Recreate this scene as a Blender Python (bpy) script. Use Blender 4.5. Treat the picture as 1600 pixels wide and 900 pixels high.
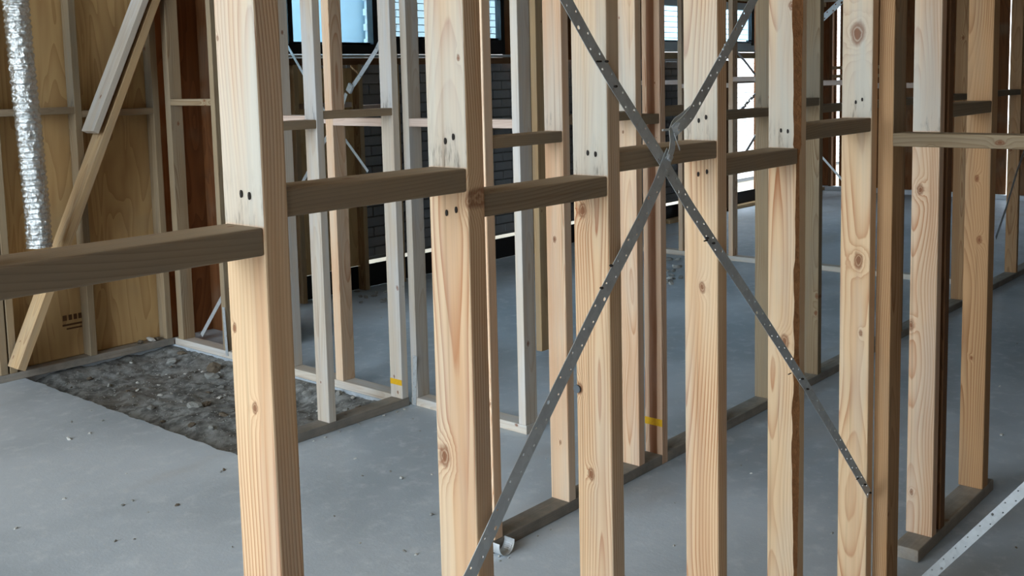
import bpy, bmesh, math, random
from mathutils import Vector, Matrix, noise
import numpy as np

# ------------------------------------------------------------------ scene reset
for o in list(bpy.data.objects):
    bpy.data.objects.remove(o, do_unlink=True)
scn = bpy.context.scene
COL = scn.collection
random.seed(7)

# ------------------------------------------------------------------ camera (X runs along the frames, Y across them, Z up; metres)
F_PX, CY, YAW, PITCH, ROLL, EYE = 1660.0, 298.83, 0.716023, 0.107191, 0.023029, 1.72
_c, _s = math.cos, math.sin
_fw = np.array([_c(YAW)*_c(PITCH), _s(YAW)*_c(PITCH), -_s(PITCH)])
_rt = np.array([_s(YAW), -_c(YAW), 0.0])
_dn = np.cross(_fw, _rt)
_r2 = _rt*_c(ROLL) + _dn*_s(ROLL)
_d2 = -_rt*_s(ROLL) + _dn*_c(ROLL)
cam_data = bpy.data.cameras.new('camera')
cam = bpy.data.objects.new('camera', cam_data)
COL.objects.link(cam)
cam_data.sensor_width = 36.0
cam_data.lens = 36.0*F_PX/1600.0
cam_data.shift_y = -(450.0-CY)/1600.0
cam_data.clip_start = 0.05
cam_data.clip_end = 200
cam.matrix_world = Matrix(((_r2[0], -_d2[0], -_fw[0], 0), (_r2[1], -_d2[1], -_fw[1], 0), (_r2[2], -_d2[2], -_fw[2], EYE), (0, 0, 0, 1)))
scn.camera = cam

# ------------------------------------------------------------------ light: overcast daylight through the open side and the windows
world = bpy.data.worlds.new('overcast_sky')
scn.world = world
world.use_nodes = True
wn = world.node_tree.nodes
wn['Background'].inputs[0].default_value = (0.76, 0.88, 1.0, 1)
wn['Background'].inputs[1].default_value = 1.0
vs = scn.view_settings
vs.view_transform = 'Standard'
vs.look = 'None'
vs.exposure = 3.25
vs.gamma = 1.0
vs.use_curve_mapping = False

def portal(name, loc, rot, sx, sy):
    l = bpy.data.lights.new(name, 'AREA')
    l.shape = 'RECTANGLE'; l.size = sx; l.size_y = sy
    l.cycles.is_portal = True
    o = bpy.data.objects.new(name, l); COL.objects.link(o)
    o.location = loc; o.rotation_euler = rot
    return o
ROOF = 6.5        # unseen underside overhead, set high to let in more daylight
OPEN_X, OPEN_Y0, OPEN_Y1, OPEN_Z1 = -6.0, -0.5, 6.6, ROOF-0.05
portal('open_side_offscreen', (OPEN_X, (OPEN_Y0+OPEN_Y1)/2, OPEN_Z1/2), (0, -math.pi/2, 0), OPEN_Z1, OPEN_Y1-OPEN_Y0)
portal('portal_window', (6.2, 6.80, 2.32), (-math.pi/2, 0, 0), 3.6, 0.6)
portal('portal_window_far', (11.5, 6.80, 1.4), (-math.pi/2, 0, 0), 3.0, 2.4)

# ------------------------------------------------------------------ pixel -> place helpers (image 1600 x 900)
def ray(px, py):
    a, b = (px-800.0)/F_PX, (py-CY)/F_PX
    return _r2*a + _d2*b + _fw
def onY(px, py, Y):
    d = ray(px, py); d = d*(Y/d[1]); return Vector((d[0], d[1], d[2]+EYE))
def onX(px, py, X):
    d = ray(px, py); d = d*(X/d[0]); return Vector((d[0], d[1], d[2]+EYE))
def onZ(px, py, z=0.0):
    d = ray(px, py); d = d*((z-EYE)/d[2]); return Vector((d[0], d[1], z))
def project(v):
    d = np.array([v[0], v[1], v[2]-EYE]); w = d.dot(_fw)
    if w <= 0.01: return (-9999, -9999)
    return (800+F_PX*d.dot(_r2)/w, CY+F_PX*d.dot(_d2)/w)

def srgb(r, g, b):
    f = lambda c: (c/255.0)/12.92 if c/255.0 <= 0.04045 else ((c/255.0+0.055)/1.055)**2.4
    return (f(r), f(g), f(b), 1.0)

# ------------------------------------------------------------------ materials
class NT:
    def __init__(s, name):
        s.m = bpy.data.materials.new(name); s.m.use_nodes = True
        s.t = s.m.node_tree; s.n = s.t.nodes; s.l = s.t.links
        s.b = s.n['Principled BSDF']
    def node(s, typ, **kw):
        n = s.n.new(typ)
        for k, v in kw.items(): setattr(n, k, v)
        return n
    def put(s, sock, v):
        if isinstance(v, bpy.types.NodeSocket): s.l.new(v, sock)
        elif v is not None: sock.default_value = v
    def math(s, op, a, b=None, c=None, clamp=False):
        n = s.node('ShaderNodeMath', operation=op, use_clamp=clamp)
        s.put(n.inputs[0], a)
        if b is not None: s.put(n.inputs[1], b)
        if c is not None: s.put(n.inputs[2], c)
        return n.outputs[0]
    def vmath(s, op, a, b=None):
        n = s.node('ShaderNodeVectorMath', operation=op)
        s.put(n.inputs[0], a)
        if b is not None: s.put(n.inputs[1], b)
        return n.outputs['Value'] if op in ('LENGTH', 'DISTANCE', 'DOT_PRODUCT') else n.outputs[0]
    def mix(s, fac, a, b, blend='MIX'):
        n = s.node('ShaderNodeMix', data_type='RGBA', blend_type=blend)
        s.put(n.inputs[0], fac); s.put(n.inputs[6], a); s.put(n.inputs[7], b)
        return n.outputs[2]
    def noise(s, vec, scale, detail=3, rough=0.55, dist=0.0):
        n = s.node('ShaderNodeTexNoise')
        s.put(n.inputs['Vector'], vec); n.inputs['Scale'].default_value = scale
        n.inputs['Detail'].default_value = detail; n.inputs['Roughness'].default_value = rough
        n.inputs['Distortion'].default_value = dist
        return n.outputs['Fac']
    def ramp(s, v, lo, hi):
        n = s.node('ShaderNodeMapRange', interpolation_type='SMOOTHSTEP')
        s.put(n.inputs[0], v); n.inputs[1].default_value = lo; n.inputs[2].default_value = hi
        return n.outputs[0]
    def obj(s):
        return s.node('ShaderNodeTexCoord').outputs['Object']
    def scale(s, v, sc):
        n = s.node('ShaderNodeMapping'); s.put(n.inputs[0], v); n.inputs['Scale'].default_value = sc
        return n.outputs[0]
    def attr(s, name):
        return s.node('ShaderNodeAttribute', attribute_type='OBJECT', attribute_name=name)
    def bump(s, h, strength, dist=0.01):
        n = s.node('ShaderNodeBump'); n.inputs['Strength'].default_value = strength
        n.inputs['Distance'].default_value = dist; s.put(n.inputs['Height'], h)
        s.l.new(n.outputs[0], s.b.inputs['Normal'])

def wood(name, light, dark, grey, weather=0.15, rough=0.75, ringw=0.0062, contrast=0.9, dirt=0.0, stripe=None):
    """sawn pine, long axis = local Z; pith, knots and damp stains come from per-object properties"""
    w = NT(name)
    p = w.obj()
    sep = w.node('ShaderNodeSeparateXYZ'); w.l.new(p, sep.inputs[0])
    pith = w.attr('pith')
    info = w.node('ShaderNodeObjectInfo').outputs['Random']
    seedv = w.node('ShaderNodeCombineXYZ')
    w.put(seedv.inputs[2], w.math('MULTIPLY', info, 37.0)); w.put(seedv.inputs[0], w.math('MULTIPLY', info, 11.0))
    ps = w.vmath('ADD', p, seedv.outputs[0])
    # knots
    bulge = None; core = None; rim = None
    for k in ('knot_a', 'knot_b', 'knot_c'):
        a = w.attr(k)
        s3 = w.node('ShaderNodeSeparateXYZ'); w.l.new(a.outputs['Vector'], s3.inputs[0])
        dy = w.math('SUBTRACT', sep.outputs[1], s3.outputs[0])
        dz = w.math('MULTIPLY', w.math('SUBTRACT', sep.outputs[2], s3.outputs[1]), 0.62)
        d = w.math('SQRT', w.math('ADD', w.math('MULTIPLY', dy, dy), w.math('MULTIPLY', dz, dz)))
        d = w.math('ADD', d, w.math('MULTIPLY', w.math('SUBTRACT', w.noise(ps, 42, 3), 0.5), 0.013))
        q = w.math('DIVIDE', d, w.math('MAXIMUM', s3.outputs[2], 0.0001))
        g = w.math('EXPONENT', w.math('MULTIPLY', w.math('MULTIPLY', q, q), -0.3))
        g = w.math('MULTIPLY', g, s3.outputs[2])
        c = w.math('SUBTRACT', 1.0, w.ramp(q, 0.40, 0.72))
        r = w.math('MULTIPLY', w.ramp(q, 0.55, 0.70), w.math('SUBTRACT', 1.0, w.ramp(q, 0.72, 1.35)))
        bulge = g if bulge is None else w.math('ADD', bulge, g)
        core = c if core is None else w.math('MAXIMUM', core, c)
        rim = r if rim is None else w.math('MAXIMUM', rim, r)
    # growth rings around the pith, wandering along the length
    wob = w.node('ShaderNodeTexNoise'); w.put(wob.inputs['Vector'], w.scale(ps, (0.8, 0.8, 0.75))); wob.inputs['Scale'].default_value = 1.6; wob.inputs['Detail'].default_value = 1
    off = w.vmath('MULTIPLY', w.vmath('SUBTRACT', wob.outputs['Color'], (0.5, 0.5, 0.5)), (0.085, 0.085, 0.0))
    q = w.vmath('ADD', w.vmath('SUBTRACT', w.vmath('MULTIPLY', p, (1, 1, 0)), pith.outputs['Vector']), off)
    r = w.vmath('LENGTH', q)
    r = w.math('ADD', r, w.math('MULTIPLY', bulge, 1.5))
    r = w.math('ADD', r, w.math('MULTIPLY', w.noise(w.scale(ps, (30, 30, 3)), 1.0, 2), 0.003))
    ring = w.math('FRACT', w.math('DIVIDE', r, ringw))
    late = w.math('MULTIPLY', w.math('POWER', ring, 2.6), w.math('SUBTRACT', 1.0, w.ramp(ring, 0.9, 1.0)))
    late = w.math('MULTIPLY', late, w.math('ADD', 0.35, w.ramp(w.noise(ps, 2.2, 1), 0.3, 0.7)))
    fibre = w.noise(w.scale(ps, (120, 120, 2.5)), 1.0, 3, 0.6)
    col = w.mix(w.math('MULTIPLY', late, contrast, clamp=True), light, dark)
    # heartwood glow: wide soft stripes
    heart = w.ramp(w.noise(w.scale(ps, (16, 16, 0.5)), 1.0, 2), 0.46, 0.72)
    col = w.mix(w.math('MULTIPLY', heart, 0.65), col, w.mix(0.55, light, dark))
    if stripe is not None:
        band = w.math('SUBTRACT', 1.0, w.ramp(w.math('ABSOLUTE', w.math('ADD', sep.outputs[1], w.math('MULTIPLY', w.math('SUBTRACT', w.noise(w.scale(ps, (1, 1, 1)), 3.0, 1), 0.5), 0.012))), 0.016, 0.024))
        col = w.mix(w.math('MULTIPLY', band, 0.85), col, stripe)
    # weathered grey, strong above the noggings where water stood
    st = w.attr('stain_z').outputs['Fac']
    dzn = w.math('SUBTRACT', sep.outputs[2], st)
    nsep = w.node('ShaderNodeSeparateXYZ'); w.l.new(w.node('ShaderNodeTexCoord').outputs['Normal'], nsep.inputs[0])
    above = w.math('MULTIPLY', w.ramp(dzn, -0.004, 0.004), w.ramp(w.math('ABSOLUTE', nsep.outputs[0]), 0.4, 0.6))
    fade = w.math('SUBTRACT', 1.0, w.ramp(w.math('ADD', dzn, w.math('MULTIPLY', w.math('SUBTRACT', w.noise(w.scale(ps, (30, 30, 2)), 1.0, 2), 0.5), 0.5)), 0.02, 0.62))
    damp = w.math('MULTIPLY', above, fade)
    patch = w.ramp(w.noise(w.scale(ps, (14, 14, 1.6)), 1.0, 3), 0.42, 0.72)
    wz = w.math('ADD', w.math('MULTIPLY', patch, weather), w.math('MULTIPLY', damp, 0.8), clamp=True)
    col = w.mix(wz, col, grey)
    blotch = w.math('MULTIPLY', w.ramp(w.noise(w.scale(ps, (60, 60, 9)), 1.0, 4, 0.7), 0.50, 0.72),
                    w.math('MULTIPLY', above, w.math('SUBTRACT', 1.0, w.ramp(dzn, 0.0, 0.10))))
    col = w.mix(w.math('MULTIPLY', blotch, 0.8), col, srgb(48, 46, 42))
    streak = w.ramp(w.noise(w.scale(ps, (70, 70, 1.1)), 1.0, 2), 0.60, 0.78)
    col = w.mix(w.math('MULTIPLY', streak, 0.36), col, srgb(120, 84, 52))
    # knots
    col = w.mix(w.math('MULTIPLY', rim, 0.7), col, srgb(120, 66, 34))
    col = w.mix(w.math('MULTIPLY', core, 0.85), col, w.mix(fibre, srgb(150, 88, 50), srgb(84, 50, 30)))
    # tone per board + fibre streaks
    tone = w.math('ADD', 0.86, w.math('MULTIPLY', info, 0.22))
    tone = w.math('MULTIPLY', tone, w.math('ADD', 0.86, w.math('MULTIPLY', fibre, 0.26)))
    if dirt > 0:
        dn = w.ramp(w.noise(ps, 9, 4, 0.65), 0.35, 0.7)
        col = w.mix(w.math('MULTIPLY', dn, dirt), col, srgb(120, 118, 112))
    tn = w.node('ShaderNodeCombineColor')
    for i in range(3): w.put(tn.inputs[i], tone)
    col = w.mix(1.0, col, tn.outputs[0], 'MULTIPLY')
    w.put(w.b.inputs['Base Color'], col)
    w.b.inputs['Roughness'].default_value = rough
    w.b.inputs['Specular IOR Level'].default_value = 0.25
    w.bump(w.math('ADD', w.math('MULTIPLY', fibre, 0.6), w.math('MULTIPLY', late, -0.4)), 0.25, 0.0015)
    return w.m

def plain(name, c, rough=0.6, metal=0.0, var=0.12, scale=20.0, bump=0.0, spec=0.4):
    w = NT(name)
    n = w.noise(w.obj(), scale, 4, 0.6)
    k = tuple(min(1, v*(1+var)) for v in c[:3])+(1,); d = tuple(v*(1-var) for v in c[:3])+(1,)
    w.put(w.b.inputs['Base Color'], w.mix(n, d, k))
    w.b.inputs['Roughness'].default_value = rough
    w.b.inputs['Metallic'].default_value = metal
    w.b.inputs['Specular IOR Level'].default_value = spec
    if bump: w.bump(n, bump, 0.01)
    return w.m

def concrete_mat():
    w = NT('concrete_slab')
    p = w.obj()
    big = w.noise(p, 0.7, 3, 0.55, 0.4); mid = w.noise(p, 11, 6, 0.7); fine = w.noise(p, 90, 3, 0.7)
    col = w.mix(w.ramp(big, 0.35, 0.68), srgb(162, 171, 177), srgb(192, 200, 206))
    col = w.mix(w.math('MULTIPLY', w.ramp(mid, 0.48, 0.72), 0.5), col, srgb(212, 216, 218))
    col = w.mix(w.math('MULTIPLY', w.ramp(w.noise(w.scale(p, (0.55, 1.6, 1)), 1.3, 3), 0.55, 0.75), 0.45), col, srgb(166, 160, 152))
    col = w.mix(w.math('MULTIPLY', w.ramp(fine, 0.6, 0.8), 0.3), col, srgb(128, 130, 130))
    v = w.node('ShaderNodeTexVoronoi'); w.put(v.inputs['Vector'], p); v.inputs['Scale'].default_value = 14
    col = w.mix(w.math('MULTIPLY', w.math('SUBTRACT', 1.0, w.ramp(v.outputs['Distance'], 0.04, 0.09)), 0.5), col, srgb(205, 205, 198))
    w.put(w.b.inputs['Base Color'], col)
    w.b.inputs['Roughness'].default_value = 0.62
    w.b.inputs['Specular IOR Level'].default_value = 0.4
    w.bump(w.math('ADD', w.math('MULTIPLY', fine, 0.4), mid), 0.25, 0.006)
    return w.m

def dirt_mat():
    w = NT('damp_dirt')
    p = w.obj()
    n = w.noise(p, 14, 6, 0.7); m = w.noise(p, 2.2, 3)
    col = w.mix(w.ramp(n, 0.35, 0.65), srgb(84, 84, 81), srgb(146, 148, 145))
    col = w.mix(w.math('MULTIPLY', w.ramp(m, 0.5, 0.7), 0.4), col, srgb(98, 88, 74))
    w.put(w.b.inputs['Base Color'], col); w.b.inputs['Roughness'].default_value = 0.95
    w.bump(n, 0.5, 0.012)
    return w.m

def ply_mat(name, a, b):
    w = NT(name)
    p = w.obj()
    info = w.node('ShaderNodeObjectInfo').outputs['Random']
    cv = w.node('ShaderNodeCombineXYZ'); w.put(cv.inputs[2], w.math('MULTIPLY', info, 19.0)); w.put(cv.inputs[0], w.math('MULTIPLY', info, 7.0))
    ps = w.vmath('ADD', p, cv.outputs[0])
    wv = w.noise(w.scale(ps, (3.0, 3.0, 0.42)), 1.6, 2, 0.5, 0.6)
    band = w.math('FRACT', w.math('MULTIPLY', wv, 11.0))
    st = w.noise(w.scale(ps, (40, 40, 1.6)), 1.0, 3, 0.65)
    col = w.mix(w.math('MULTIPLY', w.math('POWER', band, 2.0), 0.55), a, b)
    col = w.mix(w.math('MULTIPLY', st, 0.4), col, b)
    col = w.mix(w.math('MULTIPLY', w.ramp(w.noise(ps, 2.0, 3), 0.5, 0.75), 0.35), col, srgb(150, 138, 116))
    w.put(w.b.inputs['Base Color'], col); w.b.inputs['Roughness'].default_value = 0.8
    w.b.inputs['Specular IOR Level'].default_value = 0.2
    w.bump(st, 0.15, 0.002)
    return w.m

def galv_mat(name, c, rough):
    w = NT(name)
    p = w.obj()
    v = w.node('ShaderNodeTexVoronoi'); w.put(v.inputs['Vector'], p); v.inputs['Scale'].default_value = 70
    n = w.noise(p, 16, 4)
    k = w.math('ADD', 0.75, w.math('ADD', w.math('MULTIPLY', v.outputs['Color'], 0.18), w.math('MULTIPLY', n, 0.3)))
    cc = w.node('ShaderNodeCombineColor')
    for i in range(3): w.put(cc.inputs[i], k)
    w.put(w.b.inputs['Base Color'], w.mix(1.0, c, cc.outputs[0], 'MULTIPLY'))
    w.b.inputs['Metallic'].default_value = 0.45
    w.b.inputs['Roughness'].default_value = rough
    return w.m

def foil_mat():
    w = NT('aluminium_foil')
    p = w.obj()
    n = w.noise(p, 46, 4, 0.7)
    v = w.node('ShaderNodeTexVoronoi'); w.put(v.inputs['Vector'], p); v.inputs['Scale'].default_value = 30
    w.b.inputs['Base Color'].default_value = srgb(225, 228, 226)
    w.b.inputs['Metallic'].default_value = 0.95
    w.b.inputs['Roughness'].default_value = 0.24
    w.bump(w.math('ADD', n, w.math('MULTIPLY', v.outputs['Distance'], 0.7)), 0.6, 0.02)
    return w.m

def glass_mat():
    w = NT('blue_tinted_glass')
    w.b.inputs['Base Color'].default_value = (0.52, 0.82, 1.0, 1)
    w.b.inputs['Roughness'].default_value = 0.0
    w.b.inputs['IOR'].default_value = 1.05
    w.b.inputs['Transmission Weight'].default_value = 1.0
    w.b.inputs['Specular IOR Level'].default_value = 0.3
    return w.m

M = {}
M['pine'] = wood('pine_fresh', srgb(230, 197, 156), srgb(172, 98, 48), srgb(204, 197, 182), 0.34, contrast=1.0)
M['pine_b'] = wood('pine_pinkish', srgb(230, 200, 166), srgb(184, 118, 72), srgb(208, 200, 186), 0.35)
M['pine_grey'] = wood('pine_weathered', srgb(206, 196, 180), srgb(172, 142, 112), srgb(198, 198, 196), 0.7, contrast=0.5)
M['pine_tan'] = wood('pine_tan', srgb(198, 168, 126), srgb(154, 110, 68), srgb(168, 156, 136), 0.4)
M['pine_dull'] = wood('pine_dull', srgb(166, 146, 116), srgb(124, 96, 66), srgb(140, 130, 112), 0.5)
M['pine_brown'] = wood('pine_brown', srgb(186, 146, 104), srgb(138, 92, 54), srgb(150, 132, 108), 0.35)
M['nog'] = wood('pine_nogging', srgb(158, 137, 110), srgb(114, 90, 66), srgb(128, 118, 100), 0.35, contrast=0.5, dirt=0.2)
M['nog_pale'] = wood('pine_nogging_pale', srgb(214, 192, 176), srgb(176, 142, 122), srgb(200, 192, 188), 0.4, contrast=0.4)
M['plate'] = wood('pine_plate_dirty', srgb(158, 149, 136), srgb(120, 106, 90), srgb(146, 145, 142), 0.6, contrast=0.4, dirt=0.7)
M['pine_heart'] = wood('pine_brown_heart', srgb(226, 196, 166), srgb(184, 120, 78), srgb(200, 190, 176), 0.2, stripe=srgb(128, 74, 40))
M['red'] = wood('treated_red_brown', srgb(128, 90, 58), srgb(84, 54, 32), srgb(104, 82, 62), 0.2)
M['bark'] = plain('bark_wane', srgb(124, 84, 52), 0.9, 0, 0.45, 60, 0.6, 0.1)
M['ply'] = ply_mat('plywood_sheet', srgb(206, 172, 120), srgb(156, 116, 72))
M['ply_pale'] = ply_mat('pale_lining_board', srgb(222, 188, 136), srgb(184, 142, 92))
M['ply_dark'] = ply_mat('plywood_reddish', srgb(142, 92, 54), srgb(92, 54, 30))
M['concrete'] = concrete_mat()
M['dirt'] = dirt_mat()
M['galv'] = galv_mat('galvanised_steel', srgb(202, 207, 208), 0.40)
M['galv_dark'] = M['galv']
M['foil'] = foil_mat()
M['black'] = plain('black_membrane', srgb(16, 17, 19), 0.55, 0, 0.2, 10)
M['blackframe'] = plain('black_window_frame', srgb(20, 22, 26), 0.4, 0, 0.1, 10)
M['white'] = plain('white_frame', srgb(216, 220, 224), 0.5, 0, 0.05, 10)
M['brick_grey'] = plain('grey_brick', srgb(134, 137, 140), 0.9, 0, 0.12, 14, 0.4)
M['brick_white'] = plain('white_brick', srgb(222, 225, 226), 0.9, 0, 0.06, 14, 0.3)
M['mortar'] = plain('mortar', srgb(120, 122, 122), 0.95, 0, 0.1, 30)
M['render_blue'] = plain('pale_blue_cladding', srgb(196, 224, 242), 0.7, 0, 0.16, 1.6)
M['bounce_brown'] = plain('brown_bounce_lining', srgb(116, 92, 66), 0.9, 0, 0.15, 3)  # brown chosen so the unseen walls bounce warm light into the shade
M['ceil'] = plain('pale_overhead', srgb(190, 188, 182), 0.9, 0, 0.15, 3)  # pale so the unseen surfaces overhead bounce light down
M['stone'] = plain('stone_grey', srgb(150, 150, 144), 0.9, 0, 0.25, 30, 0.5)
M['stone_b'] = plain('stone_pale', srgb(196, 194, 186), 0.9, 0, 0.2, 30, 0.5)
M['stone_c'] = plain('clod_brown', srgb(112, 100, 84), 0.95, 0, 0.3, 30, 0.6)
M['nail'] = plain('rusty_nail', srgb(34, 28, 24), 0.7, 0.2, 0.3, 60)
M['yellow'] = plain('yellow_crayon', srgb(226, 176, 30), 0.8, 0, 0.2, 60)
M['ground'] = plain('outside_ground', srgb(150, 142, 126), 0.95, 0, 0.2, 3)
M['putty'] = plain('grey_plug', srgb(92, 98, 102), 0.8, 0, 0.15, 40)
M['mark'] = plain('brown_print', srgb(96, 66, 40), 0.9, 0, 0.3, 60)
M['glass'] = glass_mat()

# ------------------------------------------------------------------ object helpers
def link(o, parent=None, world_loc=None):
    COL.objects.link(o)
    if parent is not None:
        o.parent = parent
        p = Vector((0, 0, 0)); q = parent
        while q is not None: p = p + q.location; q = q.parent
        if world_loc is not None: o.location = Vector(world_loc) - p
    elif world_loc is not None:
        o.location = world_loc
    return o
def mesh_obj(name, bm, mat, parent=None, loc=(0, 0, 0), smooth=False):
    me = bpy.data.meshes.new(name); bm.to_mesh(me); bm.free()
    for m in (mat if isinstance(mat, (list, tuple)) else [mat]): me.materials.append(m)
    if smooth:
        for p in me.polygons: p.use_smooth = True
    o = bpy.data.objects.new(name, me)
    return link(o, parent, loc)
def thing(name, label, cat, loc, group=None):
    o = bpy.data.objects.new(name, None); o.empty_display_size = 0.1
    link(o, None, loc); o['label'] = label; o['category'] = cat
    if group: o['group'] = group
    return o
def tag(o, label, cat, group=None):
    o['label'] = label; o['category'] = cat
    if group: o['group'] = group
    return o
def struct(o):
    o['kind'] = 'structure'; return o
def box_bm(sx, sy, sz, bev=0.0, seg=2):
    bm = bmesh.new(); bmesh.ops.create_cube(bm, size=1.0)
    for v in bm.verts: v.co = Vector((v.co.x*sx, v.co.y*sy, v.co.z*sz))
    if bev: bmesh.ops.bevel(bm, geom=list(bm.edges), offset=bev, segments=seg, profile=0.5, affect='EDGES')
    return bm
rng = random.Random(11)
def wood_props(o, L, stain=None, knots=None):
    o['pith'] = (rng.choice((-1, 1))*rng.uniform(0.02, 0.11), rng.uniform(-0.06, 0.06), 0.0)
    ks = list(knots or [])
    while len(ks) < 3: ks.append((rng.uniform(-0.04, 0.04), rng.uniform(-L/2, L/2), rng.choice((0.0, 0.0, 0.004, 0.006, 0.008))))
    for n, k in zip(('knot_a', 'knot_b', 'knot_c'), ks): o[n] = tuple(float(v) for v in k)
    o['stain_z'] = float(stain) if stain is not None else 99.0
def timber(name, lo, hi, parent, mat, axis='Z', stain=None, knots=None, bev=0.0035, face='X'):
    """sawn timber between two corners; local Z = length. axis tells the world axis of the length"""
    lo = Vector(lo); hi = Vector(hi); c = (lo+hi)/2; d = hi-lo
    if axis == 'Z': dims = (d.x, d.y, d.z); rot = (0, 0, 0)
    elif axis == 'X': dims = (d.z, d.y, d.x); rot = (0, math.pi/2, 0)
    else: dims = (d.x, d.z, d.y); rot = (math.pi/2, 0, 0)
    if axis == 'Z' and face == 'Y':
        dims = (d.y, d.x, d.z); rot = (0, 0, math.pi/2)
    o = mesh_obj(name, box_bm(*dims, bev), mat, parent, c)
    o.rotation_euler = rot
    kk = [(k[0]-c.y, k[1]-c.z, k[2]) for k in knots] if knots else None
    wood_props(o, dims[2], None if stain is None else stain-c.z, kk)
    return o
def bar(name, p0, p1, w, t, side, parent, mat, bev=0.003):
    """timber of any slope from p0 to p1; w measured along 'side', t across"""
    p0 = Vector(p0); p1 = Vector(p1); z = (p1-p0).normalized()
    y = (Vector(side) - z*Vector(side).dot(z)).normalized(); x = y.cross(z)
    o = mesh_obj(name, box_bm(t, w, (p1-p0).length, bev), mat, parent, (p0+p1)/2)
    o.rotation_euler = Matrix((x, y, z)).transposed().to_euler()
    wood_props(o, (p1-p0).length)
    return o
def nail_pair(parent, pts, normal, r=0.0028, stretch=2.2):
    for p in pts:
        bm = bmesh.new(); bmesh.ops.create_cone(bm, cap_ends=True, segments=8, radius1=r, radius2=r*0.8, depth=0.004)
        for v in bm.verts: v.co = Vector((v.co.z, v.co.y, v.co.x*stretch)) if abs(normal[0]) > 0.5 else Vector((v.co.x, v.co.z, v.co.y*stretch))
        mesh_obj('nail', bm, M['nail'], parent, p)

def strap(name, pts, width, normal, mat, parent, holes=True, pitch=0.028, hr=0.0022, thick=0.0014):
    """perforated metal strap along a polyline; flat side faces 'normal'"""
    pts = [Vector(p) for p in pts]; n = Vector(normal).normalized()
    seg = [(pts[i+1]-pts[i]).length for i in range(len(pts)-1)]; tot = sum(seg)
    cum = [0]
    for s in seg: cum.append(cum[-1]+s)
    def frame(s):
        s = min(max(s, 0), tot)
        i = max(j for j in range(len(seg)) if cum[j] <= s+1e-9)
        t = (s-cum[i])/seg[i]
        return pts[i].lerp(pts[i+1], t), (pts[i+1]-pts[i]).normalized()
    org = pts[0].copy()
    def pos(s, u):
        p, d = frame(s)
        # smooth the direction so that bends do not tear
        _, d0 = frame(s-0.02); _, d1 = frame(s+0.02)
        d = (d0+d1).normalized()
        return p + n.cross(d).normalized()*u - org
    N = max(2, int(round(tot/pitch))); L = tot/N
    bm = bmesh.new(); cache = {}
    def V(s, u):
        k = (round(s, 5), round(u, 5))
        if k not in cache: cache[k] = bm.verts.new(pos(s, u))
        return cache[k]
    h = width/2
    for i in range(N):
        s0, s1 = i*L, (i+1)*L; sm = (s0+s1)/2
        for half in (0, 1):
            u0, u1 = (-h, 0) if half == 0 else (0, h)
            um = (u0+u1)/2
            if holes and (i+half) % 2 == 0:
                big = hr*1.7 if (i % 9 == 4) else hr
                outer = [(s0, u0), (sm, u0), (s1, u0), (s1, um), (s1, u1), (sm, u1), (s0, u1), (s0, um)]
                ang = [225, 270, 315, 0, 45, 90, 135, 180]
                inner = [(sm+big*1.25*math.cos(math.radians(a)), um+big*math.sin(math.radians(a))) for a in ang]
                ov = [V(*o) for o in outer]; iv = [V(*o) for o in inner]
                for k in range(8): bm.faces.new((ov[k], ov[(k+1) % 8], iv[(k+1) % 8], iv[k]))
            else:
                bm.faces.new((V(s0, u0), V(sm, u0), V(s1, u0), V(s1, um), V(s1, u1), V(sm, u1), V(s0, u1), V(s0, um)))
    bmesh.ops.recalc_face_normals(bm, faces=bm.faces)
    o = mesh_obj(name, bm, mat, parent, org)
    md = o.modifiers.new('thickness', 'SOLIDIFY'); md.thickness = thick; md.offset = 0
    return o
def small_box(name, c, dims, mat, parent, rot=(0, 0, 0), bev=0.002):
    o = mesh_obj(name, box_bm(*dims, bev, 1), mat, parent, c); o.rotation_euler = rot
    return o

ZT = 2.60      # underside of the top plates
PT = 0.045     # plate thickness
TH = 0.045     # stud thickness

# ================================================================== SETTING
PIT = (2.75, 3.745, 4.12, 6.27)      # sunken wet area: x0, x1, y0, y1
G = 6.66                             # line of the outer wall frame
XE = 14.4                            # end wall
# --- floor slab with a cut-out and a ragged edge
bm = bmesh.new()
def quad(pts):
    vs_ = [bm.verts.new(p) for p in pts]; return bm.faces.new(vs_)
rag = [(2.75+0.014*noise.noise(Vector((y*9, 3.1, 0)))+0.006*noise.noise(Vector((y*40, 1.1, 0))), y) for y in np.arange(PIT[2]-0.03, PIT[3]+0.041, 0.02)]
left = [(-6.4, -2.6)] + [(2.75, -2.6), (2.75, rag[0][1])] + rag + [(2.75, 6.75), (-6.4, 6.75)]
bm.faces.new([bm.verts.new((x, y, 0)) for x, y in left])
quad([(2.75, -2.6, 0), (PIT[1], -2.6, 0), (PIT[1], rag[0][1], 0), (2.75, rag[0][1], 0)])
quad([(2.75, PIT[3]+0.04, 0), (PIT[1], PIT[3]+0.04, 0), (PIT[1], 6.75, 0), (2.75, 6.75, 0)])
quad([(PIT[1], -2.6, 0), (XE+0.3, -2.6, 0), (XE+0.3, 6.75, 0), (PIT[1], 6.75, 0)])
for i in range(len(rag)-1):
    (xa, ya_), (xb, yb) = rag[i], rag[i+1]
    j = 0.02*noise.noise(Vector((ya_*14, 7, 0)))
    quad([(xa, ya_, 0), (xb, yb, 0), (xb+0.012+j, yb, -0.16), (xa+0.012+j, ya_, -0.16)])
quad([(2.7, rag[0][1], 0), (PIT[1], rag[0][1], 0), (PIT[1], rag[0][1], -0.16), (2.7, rag[0][1], -0.16)])
quad([(2.7, PIT[3]+0.04, 0), (PIT[1], PIT[3]+0.04, 0), (PIT[1], PIT[3]+0.04, -0.16), (2.7, PIT[3]+0.04, -0.16)])
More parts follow.
